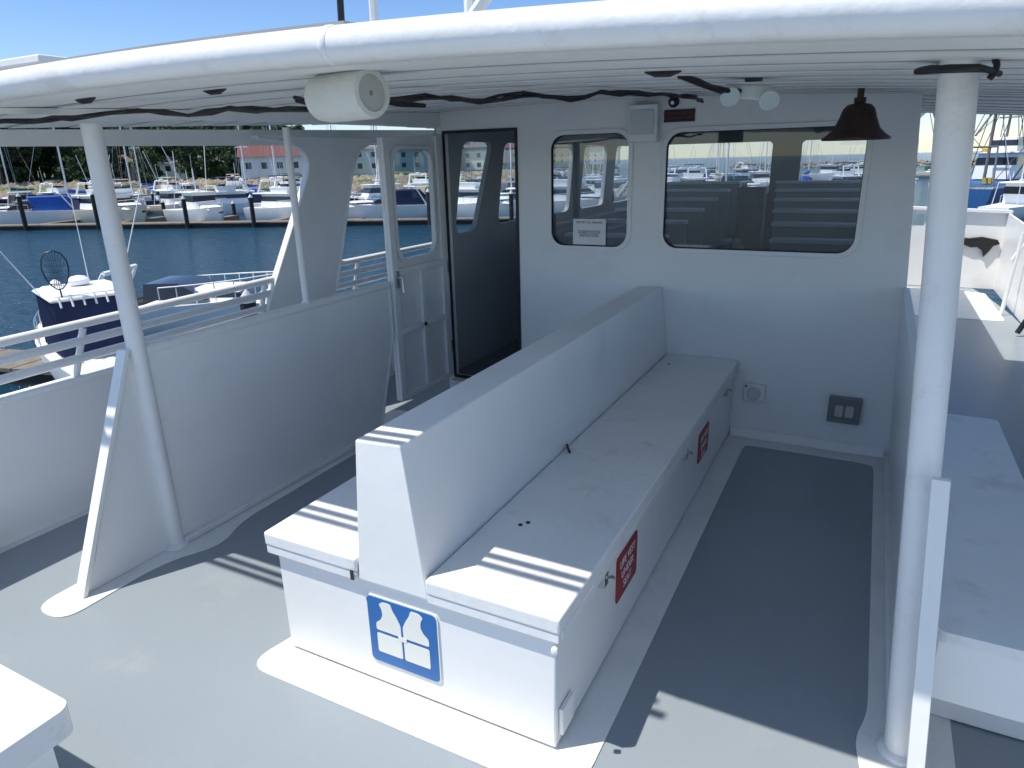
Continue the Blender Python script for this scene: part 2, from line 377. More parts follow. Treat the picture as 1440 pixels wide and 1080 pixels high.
# cables
def cable(pts,r,name='cable',label='black electrical cable run under the canopy',k=3,j=.006):
    m=MB()
    for c in range(k):
        P=[];rnd=random.Random(c+int(abs(pts[0][0])*100))
        for i in range(len(pts)-1):
            a=Vector(pts[i]);b=Vector(pts[i+1]);n=max(2,int((b-a).length/.05))
            for q in range(n):
                p=a.lerp(b,q/n);P.append((p.x+rnd.uniform(-j,j),p.y+rnd.uniform(-j,j),p.z+rnd.uniform(-j,j)*.6))
        P.append(pts[-1]);m.tube(P,r,8)
    make(name,m,BLACK,label=label,cat='cable',smooth=60,loc=sc3(pts[0]))
def zp(x,y,d=.016): return (x,y,zc(x,y)-d)
cable([zp(-2.1,.80,.03),zp(-1.7,.86,.034),zp(-1.52,.95,.04),zp(-1.40,1.0,.034),zp(-1.3,1.05,.046),zp(-1.2,1.07,.042),zp(-1.08,1.1,.05),zp(-.98,1.15,.046),zp(-.86,1.3,.03),zp(-.79,1.38,.040),zp(-.72,1.45,.028),zp(-.65,1.55,.038),zp(-.60,1.62,.026),zp(-.55,1.75,.024),(-.50,2.1,1.165),(-.55,2.46,1.175)],.0034,j=.008)
cable([zp(-1.05,1.10,.03),zp(-.95,1.08,.05),zp(-.88,1.14,.042),zp(-.84,1.25,.05)],.004,'cable','black cable loop hanging from the ceiling run',2,.006)
cable([zp(.06,1.16,.016),zp(.03,1.10,.022),zp(.09,1.06,.022),zp(.12,1.12,.026)],.004,'cable','black cable looped around the top of the post',2,.003)
cable([(.112,1.11,zc(.1,1.1)-.012),(.115,1.10,1.10),(.108,1.10,1.085)],.004,'cable','black cable looped around the top of the post',1,.002)
cable([zp(-.34,1.32,.014),zp(-.30,1.40,.03),zp(-.26,1.46,.036),zp(-.24,1.52,.026)],.005,'cable','black cable feeding the ceiling floodlight',2,.006)
for (x,y) in ((-.33,1.18),(-.9,1.02),(-1.40,.90),(-1.13,.98)):
    make('cable_grommet',MB().tube([zp(x-.03,y,.012),zp(x-.012,y,.016),zp(x+.012,y,.016),zp(x+.03,y,.012)],[.002,.005,.005,.002],10),BLACK,label='black rubber cable grommet in the ceiling',cat='grommet',group='ceiling grommets')
sp=root('speaker',sc3((-.73,.90,1.11)),'round white loudspeaker hanging under the canopy edge','speaker')
ax=Vector((.93,-.20,.0)).normalized();c=Vector((-.745,.905,1.104))
make('speaker_body',MB().lathe([(.022,-.080),(.034,-.074),(.037,-.055),(.037,.045),(.034,.052),(.027,.053),(.026,.048)],c,ax,32),mat('speaker_white',(.72,.72,.66),.6,.06,8,.25,120),sp)
make('speaker_cone',MB().lathe([(.0258,.049),(.020,.044),(.008,.046),(.004,.049)],c,ax,24),mat('speaker_dish',(.5,.5,.46),.5),sp)
make('bracket',MB().box(-.77,-.72,.90,.91,1.1335,1.142),WHITE,sp)
fl=root('floodlight',sc3((-.23,1.5,1.13)),'white twin-lens emergency floodlight under the canopy','light')
make('housing',MB().hexa([(-.275,1.46,1.108),(-.20,1.46,1.098),(-.20,1.49,1.098),(-.275,1.49,1.108)],[(-.285,1.46,1.135),(-.195,1.46,1.125),(-.195,1.49,1.125),(-.285,1.49,1.135)]),LENS,fl,.006)
for (lx,lz) in ((-.272,1.112),(-.200,1.102)):
    lh=make('lamp_head',MB().lathe([(.006,.014),(.016,.008),(.019,-.006),(.018,-.010)],(lx,1.445,lz),(-.2,.8,.5),18),LENS,fl)
    make('lens',MB().lathe([(.0165,-.0105),(.012,-.016),(.002,-.018)],(lx,1.445,lz),(-.2,.8,.5),18),GLASSC,lh)
make('mount',MB().box(-.25,-.22,1.465,1.485,1.136,1.156),DARKM,fl)
# ------------------------------------------------------------ cabin
W=2.503
cb=root('cabin',sc3((-.7,2.6,0)),'white passenger cabin with rounded windows and open doorway','cabin')
doorh=[(-1.600,.082),(-1.268,.082),(-1.268,1.12),(-1.600,1.12)]
win=[(-1.123,-.808,.680,1.095),(-.678,-.040,.684,1.088)]
holes=[doorh]+[rr(a,b,c,d,.055) for a,b,c,d in win]
xt=.163-LEAN*1.19
top=[(xt-(1.635+xt)*i/20,zc(xt-(1.635+xt)*i/20,W)+.005) for i in range(21)]
make('wall',MB().plate([(-1.635,0.0),(.163,0.0)]+top,holes,FY,W,W+.03),WHITE,cb,.003)
for a,b,c,d in win:
    wn=make('window',MB().plate(rr(a-.002,b+.002,c-.002,d+.002,.056),[],FY,W+.016,W+.020),GLASS,cb)
    make('window_bead',MB().plate(rr(a-.012,b+.012,c-.012,d+.012,.062),[rr(a+.004,b-.004,c+.004,d-.004,.052)],FY,W-.006,W-.0005),WHITE,wn,.003)
    make('gasket',MB().plate(rr(a-.001,b+.001,c-.001,d+.001,.055),[rr(a+.006,b-.006,c+.006,d-.006,.050)],FY,W+.009,W+.015),BLACK,wn)
m=MB().plate([(-1.606,.076),(-1.262,.076),(-1.262,1.126),(-1.606,1.126)],[[(-1.594,.09),(-1.274,.09),(-1.274,1.114),(-1.594,1.114)]],FY,W-.004,W-.0005)
make('door_gasket',m,BLACK,cb)
make('door_sill',MB().box(-1.60,-1.27,2.45,2.50,.002,.075),WHITE,cb,.006)
make('base_cove',MB().hexa([(-.38,2.475,.003),(.135,2.475,.003),(.135,2.502,.003),(-.38,2.502,.003)],[(-.38,2.498,.03),(.135,2.498,.03),(.135,2.502,.03),(-.38,2.502,.03)]),WHITE,cb,.004)
CY=5.6
SW=[[(2.62,.70),(2.80,.70),(2.99,1.09),(2.72,1.09)],[(3.02,.71),(3.26,.71),(3.42,1.09),(3.11,1.09)]]+[[(a,.71),(a+.42,.71),(a+.50,1.09),(a+.08,1.09)] for a in (3.5,4.1,4.7)]
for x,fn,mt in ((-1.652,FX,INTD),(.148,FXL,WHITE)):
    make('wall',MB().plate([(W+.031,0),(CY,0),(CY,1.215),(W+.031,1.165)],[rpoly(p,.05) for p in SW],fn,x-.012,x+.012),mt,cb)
    m=MB()
    for p in SW: m.plate(rpoly(p,.05),[],fn,x-.002,x+.002)
    makes('window',m,GLASSC,cb)
fw=[rr(-1.60,-.72,.72,1.10,.03),rr(-.52,.07,.72,1.10,.03)]
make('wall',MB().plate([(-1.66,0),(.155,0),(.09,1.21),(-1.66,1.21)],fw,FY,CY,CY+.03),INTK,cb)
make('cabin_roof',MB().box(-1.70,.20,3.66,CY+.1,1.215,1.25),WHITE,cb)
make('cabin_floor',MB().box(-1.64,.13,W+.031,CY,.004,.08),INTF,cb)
for i in range(7):
    y=2.90+.38*i;zt_=.60+.036*i
    for (a,b) in ((-1.36,-.86),(-.118*y,.06)):
        p=root('pew',sc3(((a+b)/2,y,.08)),'white bench seat row inside the cabin','bench','rows of cabin seats')
        make('seat',MB().box(a,b,y+.03,y+.20,.28+.03*i,.31+.03*i),PEW_SHADE,p,.008)
        make('backrest',MB().hexa([(a,y,.31+.03*i),(b,y,.31+.03*i),(b,y+.03,.31+.03*i),(a,y+.03,.31+.03*i)],[(a,y-.05,zt_),(b,y-.05,zt_),(b,y-.02,zt_),(a,y-.02,zt_)]),PEW_SHADE,p,.006)
        make('backrest_lit_cap',MB().box(a-.005,b+.005,y-.075,y+.01,zt_+.001,zt_+.018),PEW_LIT,p,.006)
        m=MB();m.box(a+.03,a+.06,y+.02,y+.16,.081,.279+.03*i);m.box(b-.06,b-.03,y+.02,y+.16,.081,.279+.03*i);makes('leg',m,DARKM,p)
cs=root('console',sc3((-.42,3.0,.08)),'dark equipment console inside the cabin','console')
make('cabinet',MB().box(-.46,-.365,2.72,2.80,.081,.89),BLACK,cs,.006)
m=MB();m.box(-.445,-.425,2.712,2.719,.83,.86);m.box(-.405,-.385,2.712,2.719,.83,.86);makes('gauge',m,DARKM,cs)
# door leaf
dl=make('door',MB().plate([(2.105,.085),(2.492,.085),(2.492,1.115),(2.105,1.095)],[rr(2.165,2.425,.645,1.055,.055)],FX,-1.634,-1.622),WHITE,cb,.003)
m=MB()
for (a,b,c,d) in ((2.105,2.14,.085,1.095),(2.455,2.492,.085,1.11),(2.29,2.315,.105,.59),(2.14,2.455,.085,.105),(2.14,2.455,.355,.375),(2.14,2.455,.59,.615)):
    m.box(-1.6215,-1.606,a,b,c,d)
make('frame',m,WHITE,dl,.004)
make('window_bead',MB().plate(rr(2.152,2.438,.632,1.068,.06),[rr(2.168,2.422,.648,1.052,.053)],FX,-1.6215,-1.612),WHITE,dl,.003)
make('window',MB().plate(rr(2.163,2.427,.643,1.057,.055),[],FX,-1.630,-1.627),GLASSC,dl)
m=MB();m.box(-1.605,-1.598,2.115,2.135,.545,.61);m.tube([(-1.598,2.125,.585),(-1.578,2.125,.585),(-1.575,2.125,.53)],.006,8);make('handle',m,STEEL,dl)
m=MB()
for z_ in (.2,.55,.98): m.tube([(-1.612,2.497,z_),(-1.612,2.497,z_+.05)],.007,8)
makes('hinge',m,STEEL,dl)
v=root('wall_lamp',sc3((-.75,2.48,1.12)),'white box lamp with frosted lens on the cabin wall','lamp')
make('housing',MB().box(-.806,-.70,2.455,2.502,1.055,1.178),WHITE,v,.008)
make('lens',MB().box(-.795,-.711,2.449,2.4545,1.080,1.160),LENS,v,.002)
ws=root('warning_sign',sc3((-.635,2.5,1.14)),'small black notice plate with red lettering on the cabin wall','sign')
make('sign_plate',MB().box(-.688,-.582,2.497,2.5025,1.118,1.158),BLACK,ws)
text('WATCH YOUR STEP',.022,(-.635*S,2.4963*S,1.146*S),(math.pi/2,0,0),RED,ws)
text('NO SMOKING ON BOARD',.016,(-.635*S,2.4963*S,1.130*S),(math.pi/2,0,0),RED,ws)
cm=root('camera_unit',sc3((-.66,2.48,1.185)),'small black round security camera under the ceiling','camera')
make('dome',MB().lathe([(.018,0),(.018,.012),(.012,.020),(.004,.024)],(-.655,2.50,1.184),(0,-1,-.2),16),DARKM,cm)
make('lens',MB().lathe([(.007,.023),(.006,.028),(.002,.029)],(-.655,2.50,1.184),(0,-1,-.2),12),STEEL,cm)
be=root('ship_bell',sc3((-.065,2.05,1.03)),'dark weathered bronze bell hanging under the canopy','bell')
bc=(-.065,2.05,1.035)
make('bell_body',MB().lathe([(.066,.003),(.080,-.002),(.081,.003),(.068,.012),(.054,.026),(.044,.050),(.037,.072),(.028,.082),(.012,.086),(.002,.087)],bc,(0,0,1),36),BRONZE,be)
make('hanger',MB().tube([(-.065,2.05,1.122),(-.065,2.05,zc(-.065,2.05))],.008,10).lathe([(.014,0),(.014,.012)],(-.065,2.05,1.122),(0,0,1),12),BRONZE,be)
make('clapper',MB().tube([(-.065,2.05,1.10),(-.065,2.05,1.055)],.004,8).lathe([(.004,-.012),(.012,-.004),(.012,.004),(.004,.012)],(-.065,2.05,1.052),(0,0,1),12),DARKM,be)
o1=root('power_socket',sc3((-.305,2.49,.18)),'white square power socket on the cabin wall','socket')
make('box',MB().box(-.342,-.27,2.475,2.502,.148,.212),WHITE,o1,.008)
make('cover',MB().lathe([(.024,0),(.024,.006),(.020,.010),(.002,.011)],(-.306,2.474,.18),(0,-1,0),20),mat('socket_white',(.6,.6,.58),.4),o1)
make('screw',MB().lathe([(.004,0),(.003,.003)],(-.335,2.474,.205),(0,-1,0),8),DARKM,o1)
o2=root('power_outlet',sc3((-.005,2.49,.16)),'grey weatherproof double outlet on the cabin wall','outlet')
make('box',MB().box(-.058,.045,2.47,2.502,.112,.202),GREYB,o2,.006)
make('frame',MB().plate(rr(-.052,.039,.118,.196,.006),[rr(-.040,.027,.128,.186,.006)],FY,2.466,2.4695),GREYB,o2)
m=MB();m.plate(rr(-.036,-.010,.137,.178,.006),[],FY,2.465,2.4685);m.plate(rr(-.003,.023,.137,.178,.006),[],FY,2.465,2.4685);makes('receptacle',m,mat('receptacle_ivory',(.5,.49,.44),.5),o2)
nt=root('window_notice',sc3((-.965,2.5,.71)),'white paper notice taped inside the small cabin window','notice')
make('sheet',MB().box(-1.032,-.898,2.5115,2.5125,.688,.785),SIGNW,nt)
DK=mat('ink',(.03,.03,.04),.6)
text('REPORT ALL INJURIES',.020,(-.965*S,2.511*S,.772*S),(math.pi/2,0,0),DK,nt)
text('ALL PASSENGERS MUST REPORT\nANY INJURIES TO THE CAPTAIN\nOR CREW OF THIS VESSEL\nBEFORE LEAVING THE BOAT',.0115,(-.965*S,2.511*S,.730*S),(math.pi/2,0,0),DK,nt)
# ------------------------------------------------------------ bulwarks + rails
def bulwark(x,y0,y1,label,sg):
    g=root('bulwark',sc3((x,y0,0)),label,'bulwark')
    make('panel',MB().box(x-.008,x+.008,y0,y1,.003,.40),WHITE,g)
    make('cap',MB().box(x-.022,x+.022,y0,y1,.401,.418),WHITE,g,.006)
    m=MB();y=y0+.2
    while y<y1:
        m.plate([(0,.01),(.05*sg,.01),(.008*sg,.395),(0,.395)],[],lambda a,b,d:(x+sg*.008+a,d,b),y,y+.006);y+=.62
    makes('rib',m,WHITE,g)
bulwark(HX0,-1.9,4.5,'white outboard bulwark along the side walkway',1)
bulwark(HX1,-1.9,4.5,'white outboard bulwark along the side passage',-1)
def rail(x,y0,y1,zt,label,r=.011):
    g=root('guard_rail',sc3((x,y0,.42)),label,'railing')
    m=MB()
    for d in (0,-.05,-.10): m.tube([(x,y0,zt(y0)+d),(x,(y0+y1)/2,zt((y0+y1)/2)+d),(x,y1,zt(y1)+d)],r,12)
    makes('rail',m,TUBEW,g)
    m=MB();y=y0+.15
    while y<y1-.05: m.tube([(x,y,.418),(x,y+.05,zt(y))],.010,10);y+=.72
    makes('stanchion',m,TUBEW,g)
zt=lambda y:.548+max(0,min(y,2.2)-.95)*.034
rail(HX0,-1.9,1.95,zt,'three-bar white guard rail on the bulwark',.0135)
rail(HX0,2.26,4.4,zt,'three-bar white guard rail on the bulwark',.0135)
rail(HX1,-1.9,4.9,lambda y:.55,'three-bar white guard rail on the bulwark')
wp=root('wing_pillar',sc3((-2.07,2.1,.42)),'wide slanted white steel pillar rising from the bulwark to the roof','pillar')
P=[(1.84,.42),(1.88,.47),(1.92,.54),(2.15,.91),(2.185,.97),(2.195,1.01),(2.185,1.045),(2.155,1.07),(2.10,1.09),(2.02,1.10),(1.94,1.105),(1.94,1.115),(2.74,1.115),(2.66,1.105),(2.58,1.09),(2.52,1.065),(2.48,1.02),(2.45,.96),(2.30,.55),(2.28,.50),(2.265,.42)]
make('pillar_plate',MB().plate(P,[],FX,-2.085,-2.05),WHITE,wp,.008,seg=3)
make('inner_flange',MB().tube([(-2.052,a,b_) for a,b_ in P[1:11]],.007,8),WHITE,wp)
make('outer_flange',MB().tube([(-2.052,a,b_) for a,b_ in P[13:20]],.007,8),WHITE,wp)
bw=root('bow_bulwark',sc3((.4,6.2,0)),'white bow bulwark with open scuppers and capped rail','bulwark')
m=MB().plate([(-.2,.003),(.9,.003),(.9,.56),(-.2,.60)],[rr(.1,.36,.46,.55,.01),rr(.42,.62,.46,.545,.01)],FY,6.2,6.23)
make('panel',m,WHITE,bw)
make('cap',MB().hexa([(-.2,6.17,.601),(.9,6.17,.561),(.9,6.26,.561),(-.2,6.26,.601)],[(-.2,6.17,.62),(.9,6.17,.58),(.9,6.26,.58),(-.2,6.26,.62)]),WHITE,bw)
make('side_panel',MB().plate([(4.9,.003),(6.2,.003),(6.2,.56),(4.9,.52)],[],FX,.875,.89),WHITE,bw)
m=MB();m.tube([(.80,5.2,.003),(.83,5.2,.52)],.012,10);m.tube([(.80,5.2,.35),(.87,5.2,.50)],.01,10);make('brace',m,WHITE,bw)
make('folded_cover',MB().plate([(.58,.385),(.66,.378),(.74,.39),(.84,.37),(.86,.34),(.82,.325),(.80,.285),(.77,.24),(.755,.29),(.72,.315),(.68,.31),(.62,.335),(.58,.345)],[],FY,6.17,6.195),BLACK,None,.01,label='black folded canvas cover hanging on the bow bulwark',cat='cover')
make('mooring_line',MB().tube([(.84,4.6,.55),(.835,4.57,.40),(.83,4.6,.25),(.835,4.62,.1),(.80,4.60,.02)],.014,8),BLACK,label='black mooring line hanging from the rail',cat='rope')
# ------------------------------------------------------------ water
wm=bpy.data.materials.new('harbour_water');wm.use_nodes=True;nt_=wm.node_tree;Nn=nt_.nodes;Ll=nt_.links;b=Nn['Principled BSDF']
b.inputs['Base Color'].default_value=(.006,.045,.078,1);b.inputs['Roughness'].default_value=.12;b.inputs['IOR'].default_value=1.33
tc=Nn.new('ShaderNodeTexCoord');mp=Nn.new('ShaderNodeMapping');mp.inputs['Scale'].default_value=(1,1.6,1);Ll.new(tc.outputs['Object'],mp.inputs[0])
n1=Nn.new('ShaderNodeTexNoise');n1.inputs['Scale'].default_value=.9;n1.inputs['Detail'].default_value=5;n1.inputs['Roughness'].default_value=.6
n2=Nn.new('ShaderNodeTexNoise');n2.inputs['Scale'].default_value=.12;n2.inputs['Detail'].default_value=3
Ll.new(mp.outputs[0],n1.inputs['Vector']);Ll.new(mp.outputs[0],n2.inputs['Vector'])
ad=Nn.new('ShaderNodeMath');ad.operation='ADD';Ll.new(n1.outputs['Fac'],ad.inputs[0]);Ll.new(n2.outputs['Fac'],ad.inputs[1])
bu=Nn.new('ShaderNodeBump');bu.inputs['Strength'].default_value=.9;bu.inputs['Distance'].default_value=.5;Ll.new(ad.outputs[0],bu.inputs['Height']);Ll.new(bu.outputs[0],b.inputs['Normal'])
WZ=-3.4
make('water',MB(1).add([(-9000,-9000,WZ),(9000,-9000,WZ),(9000,9000,WZ),(-9000,9000,WZ)],[(0,1,2,3)]),wm,kind='structure',smooth=0)
# ------------------------------------------------------------ boats
BW=mat('boat_gelcoat',(.88,.88,.87),.35,.04,1)
BWIN=mat('boat_tinted_window',(.03,.035,.045),.12,.1)
CAN=[mat('canvas_navy',(.012,.022,.075),.8,.15),mat('canvas_blue',(.02,.10,.42),.8,.15),mat('canvas_black',(.02,.02,.024),.8,.1),mat('canvas_tan',(.42,.36,.28),.8,.1),mat('canvas_green',(.02,.10,.07),.8,.1)]
STR=[mat('stripe_navy',(.01,.02,.09),.4),mat('stripe_blue',(.02,.1,.35),.4),mat('stripe_red',(.3,.02,.02),.4),mat('stripe_black',(.02,.02,.02),.4)]
HULLC=[BW,BW,BW,BW,BW,BW,mat('hull_navy',(.012,.02,.06),.3),mat('hull_cream',(.7,.66,.55),.4)]
ALU=mat('mast_aluminium',(.75,.75,.74),.5,.05,metal=.0)
WOOD=mat('dock_planks',(.20,.165,.13),.8,.25,3)
PILE=mat('dark_piling',(.025,.022,.02),.8,.3,3)
PCAP=mat('piling_cap',(.6,.6,.58),.6)
def hullmesh(L,B,fb,z0=-.4,n=14,k=.45,off=0.0,zlo=None,zhi=None):
    m=MB(1);V=[];F=[]
    def st(t):
        b=B/2*(.86+.14*min(1,t/.3))*(1-max(0,(t-k)/(1-k))**2.3)
        return -L/2+L*t,max(b,.03),fb*(1+.42*t*t)
    for i in range(n+1):
        x,b,sh=st(i/n);rake=(i/n)**6*L*.06
        zl=[z0,0,sh*.55,sh] if zlo is None else [sh*zlo,sh*zhi]
        wl=[.35,.80,.95,1.0] if zlo is None else [.80+.2*zlo,.80+.2*zhi]
        ring=[]
        for z,wf in zip(zl,wl): ring.append((x-rake*(1-z/sh)*1.5,-(b*wf+off),z))
        for z,wf in reversed(list(zip(zl,wl))): ring.append((x-rake*(1-z/sh)*1.5,b*wf+off,z))
        V+=ring
    r=len(ring)
    for i in range(n):
        for j in range(r): F.append((i*r+j,i*r+(j+1)%r,(i+1)*r+(j+1)%r,(i+1)*r+j))
    F.append(tuple(range(r)));F.append(tuple(n*r+j for j in range(r)))
    return m.add(V,F)
def rbox(m,xb0,xb1,xt0,xt1,wb,wt,z0,z1):
    return m.hexa([(xb0,-wb/2,z0),(xb1,-wb/2,z0),(xb1,wb/2,z0),(xb0,wb/2,z0)],[(xt0,-wt/2,z1),(xt1,-wt/2,z1),(xt1,wt/2,z1),(xt0,wt/2,z1)])
def rband(m,xb0,xb1,xt0,xt1,wb,wt,z0,z1,a,c,p=.012):
    l=lambda u,v,t:u+(v-u)*t
    return rbox(m,l(xb0,xt0,a)-p,l(xb1,xt1,a)+p,l(xb0,xt0,c)-p,l(xb1,xt1,c)+p,l(wb,wt,a)+2*p,l(wb,wt,c)+2*p,l(z0,z1,a),l(z0,z1,c))
def railing(L,B,fb):
    m=MB(1)
    for sgn in (-1,1):
        q=[]
        for i in range(8):
            t=.5+.5*i/7;b=B/2*(1-max(0,(t-.45)/.55)**2.3);sh=fb*(1+.42*t*t)
            p=(-L/2+L*t-.15,sgn*max(b-.08,0.02),sh);q.append((p[0],p[1],p[2]+.6));m.tube([p,q[-1]],.018,5)
        m.tube(q,.022,5)
    return m
CN=['navy','blue','black','tan','green']
def cruiser(x,y,rot,L=10,kind=0,cv=0,st=0,hc=None,top=True):
    B=L*.32;fb=L*.095+.2
    lab=['white motor cruiser with flybridge and %s awning in the harbour'%CN[cv],'white sport boat with %s canvas top in the harbour'%CN[cv],'pilothouse fishing boat with outriggers in the harbour'][kind]
    if not top: lab='white sport boat with raked dark windshield beside the dock'
    g=root('motor_boat',(x,y,WZ),lab,'boat','boats moored in the harbour',rot,True)
    make('hull',hullmesh(L,B,fb),hc or BW,g,smooth=40)
    make('stripe',hullmesh(L,B,fb,off=.012,zlo=.62,zhi=.72),STR[st],g,smooth=40)
    m=MB(1);wn=MB(1)
    if kind==0:
        a=(-L*.28,L*.20,-L*.25,L*.08,B*.78,B*.68,fb*1.05,fb*1.05+1.3);rbox(m,*a);rband(wn,*a,.48,.84)
        a=(L*.10,L*.38,L*.08,L*.26,B*.62,B*.5,fb*1.1,fb*1.1+.55);rbox(m,*a);rband(wn,*a,.45,.7)
        z=fb*1.05+1.3;rbox(m,-L*.36,L*.10,-L*.36,L*.12,B*.82,B*.82,z,z+.12)
        rbox(m,-L*.14,L*.06,-L*.15,L*.08,B*.66,B*.70,z+.12,z+.7)
        make('superstructure',m,BW,g,.05,smooth=30)
        rbox(wn,-L*.02,L*.07,-L*.05,L*.02,B*.58,B*.5,z+.71,z+.95);make('window',wn,BWIN,g)
        m=MB(1)
        for s_ in (-1,1): m.tube([(-L*.30,s_*B*.36,z+.1),(-L*.24,s_*B*.34,z+1.3)],.09,6)
        m.tube([(-L*.24,-B*.34,z+1.3),(-L*.24,B*.34,z+1.3)],.10,6);m.lathe([(.28,0),(.28,.16),(.15,.22)],(-L*.24,0,z+1.36),(0,0,1),12)
        m.tube([(-L*.24,.4,z+1.3),(-L*.27,.4,z+3.6)],.025,5)
        make('radar_arch',m,BW,g)
        m=MB(1);rbox(m,-L*.16,L*.04,-L*.15,L*.03,B*.66,B*.6,z+1.7,z+1.8)
        for sx in (-L*.15,L*.03):
            for s_ in (-1,1): m.tube([(sx,s_*B*.3,z+.6),(sx,s_*B*.3,z+1.72)],.02,5)
        if cv in (0,1): rbox(m,-L*.46,-L*.27,-L*.42,-L*.27,B*.8,B*.74,fb*1.02,fb*1.05+1.1)
        make('canvas_top',m,CAN[cv],g)
    elif kind==1:
        a=(-L*.02,L*.38,0,L*.24,B*.72,B*.5,fb*1.08,fb*1.08+.5);rbox(m,*a);make('superstructure',m,BW,g,.06,smooth=30)
        rband(wn,*a,.45,.75)
        if top: rbox(wn,-L*.05,L*.14,-L*.10,L*.03,B*.78,B*.66,fb*1.08+.3,fb*1.08+.95)
        else: rbox(wn,-L*.10,L*.16,-L*.10,L*.04,B*.80,B*.66,fb*1.08+.2,fb*1.08+.7)
        make('window',wn,BWIN,g)
        m=MB(1);z=fb*1.08+1.0
        if top: rbox(m,-L*.42,-L*.05,-L*.30,-L*.02,B*.80,B*.66,fb*1.03,z+.4)
        else: rbox(m,-L*.42,-L*.12,-L*.40,-L*.14,B*.70,B*.60,fb*.9,fb*1.03+.12)
        make('canvas_top' if top else 'cockpit_cover',m,CAN[cv],g,.08)
        m=MB(1);zz=z+.65 if top else z+.05
        for s_ in (-1,1): m.tube([(-L*.34,s_*B*.42,fb),(-L*.25,s_*B*.36,zz)],.07,6)
        m.tube([(-L*.25,-B*.36,zz),(-L*.25,B*.36,zz)],.08,6);make('radar_arch',m,BW,g)
    else:
        a=(-L*.08,L*.20,-L*.10,L*.12,B*.66,B*.6,fb*1.05,fb*1.05+1.65);rbox(m,*a);rband(wn,*a,.5,.85)
        rbox(m,-L*.20,L*.16,-L*.20,L*.17,B*.72,B*.72,fb*1.05+1.66,fb*1.05+1.78)
        rbox(m,L*.2,L*.38,L*.2,L*.3,B*.5,B*.4,fb*1.12,fb*1.12+.4)
        make('superstructure',m,BW,g,.04,smooth=30);make('window',wn,BWIN,g)
        m=MB(1);z=fb*1.05+1.78
        m.tube([(0,0,z),(-.1,0,z+2.2)],.05,6);m.tube([(0,B*.3,z),(-1.4,B*.6,z+4.5)],.035,5);m.tube([(0,-B*.3,z),(-1.4,-B*.6,z+4.5)],.035,5)
        m.tube([(-L*.28,-B*.35,fb),(-L*.25,-B*.3,z)],.03,5);m.tube([(-L*.28,B*.35,fb),(-L*.25,B*.3,z)],.03,5);m.lathe([(.25,0),(.25,.15),(.12,.2)],(.3,0,z),(0,0,1),12)
        make('mast',m,ALU,g)
    make('guard_rail',railing(L,B,fb),ALU,g)
    return g
def sailboat(x,y,rot,L=10,cv=1,hc=None):
    B=L*.29;fb=L*.09+.3
    g=root('sailboat',(x,y,WZ),'sailboat with bare aluminium mast and %s sail cover'%CN[cv],'sailboat','sailboats moored in the harbour',rot,True)
    make('hull',hullmesh(L,B,fb,k=.35),hc or BW,g,smooth=40)
    make('stripe',hullmesh(L,B,fb,k=.35,off=.012,zlo=.78,zhi=.86),STR[cv%4],g,smooth=40)
    m=MB(1);a=(-L*.15,L*.24,-L*.13,L*.16,B*.58,B*.46,fb*1.05,fb*1.05+.5);rbox(m,*a);make('superstructure',m,BW,g,.05,smooth=30)
    wn=MB(1);rband(wn,*a,.45,.75);make('window',wn,BWIN,g)
    H=L*1.3;z=fb+.5;mx=L*.08
    m=MB(1);m.tube([(mx,0,fb),(mx,0,z+H)],.10,6);m.tube([(mx,-B*.35,z+H*.55),(mx,B*.35,z+H*.55)],.04,5);make('mast',m,ALU,g)
    m=MB(1);m.tube([(mx,0,z+.9),(-L*.34,0,z+.95)],.07,6);make('boom',m,ALU,g)
    m=MB(1);m.tube([(mx-.1,0,z+1.25),(-L*.1,0,z+1.12),(-L*.33,0,z+1.08)],[.24,.18,.09],8);make('sail_cover',m,CAN[cv],g)
    m=MB(1)
    for p in ((L*.5,0,fb*1.4),(-L*.48,0,fb),(mx,-B*.45,fb),(mx,B*.45,fb)): m.tube([p,(mx,0,z+H)],.02,4)
    m.tube([(mx,B*.45,fb),(mx,B*.35,z+H*.55),(mx,0,z+H*.98)],.016,4);m.tube([(mx,-B*.45,fb),(mx,-B*.35,z+H*.55),(mx,0,z+H*.98)],.016,4)
    make('rigging',m,STEEL,g)
    m=MB(1);rbox(m,-L*.2,-L*.1,-L*.2,-L*.13,B*.55,B*.5,fb*1.05+.3,fb*1.05+1.15);make('spray_hood',m,CAN[cv],g,.08)
    return g
def pile(x,y,h=2.3):
    g=root('dock_piling',(x,y,WZ),'dark round dock piling with pale cap','piling','dock pilings',0,True)
    make('pile',MB(1).lathe([(.2,-1),(.2,h)],(0,0,0),(0,0,1),10),PILE,g);make('cap',MB(1).lathe([(.22,h),(.2,h+.08),(.02,h+.32)],(0,0,0),(0,0,1),10),PCAP,g)
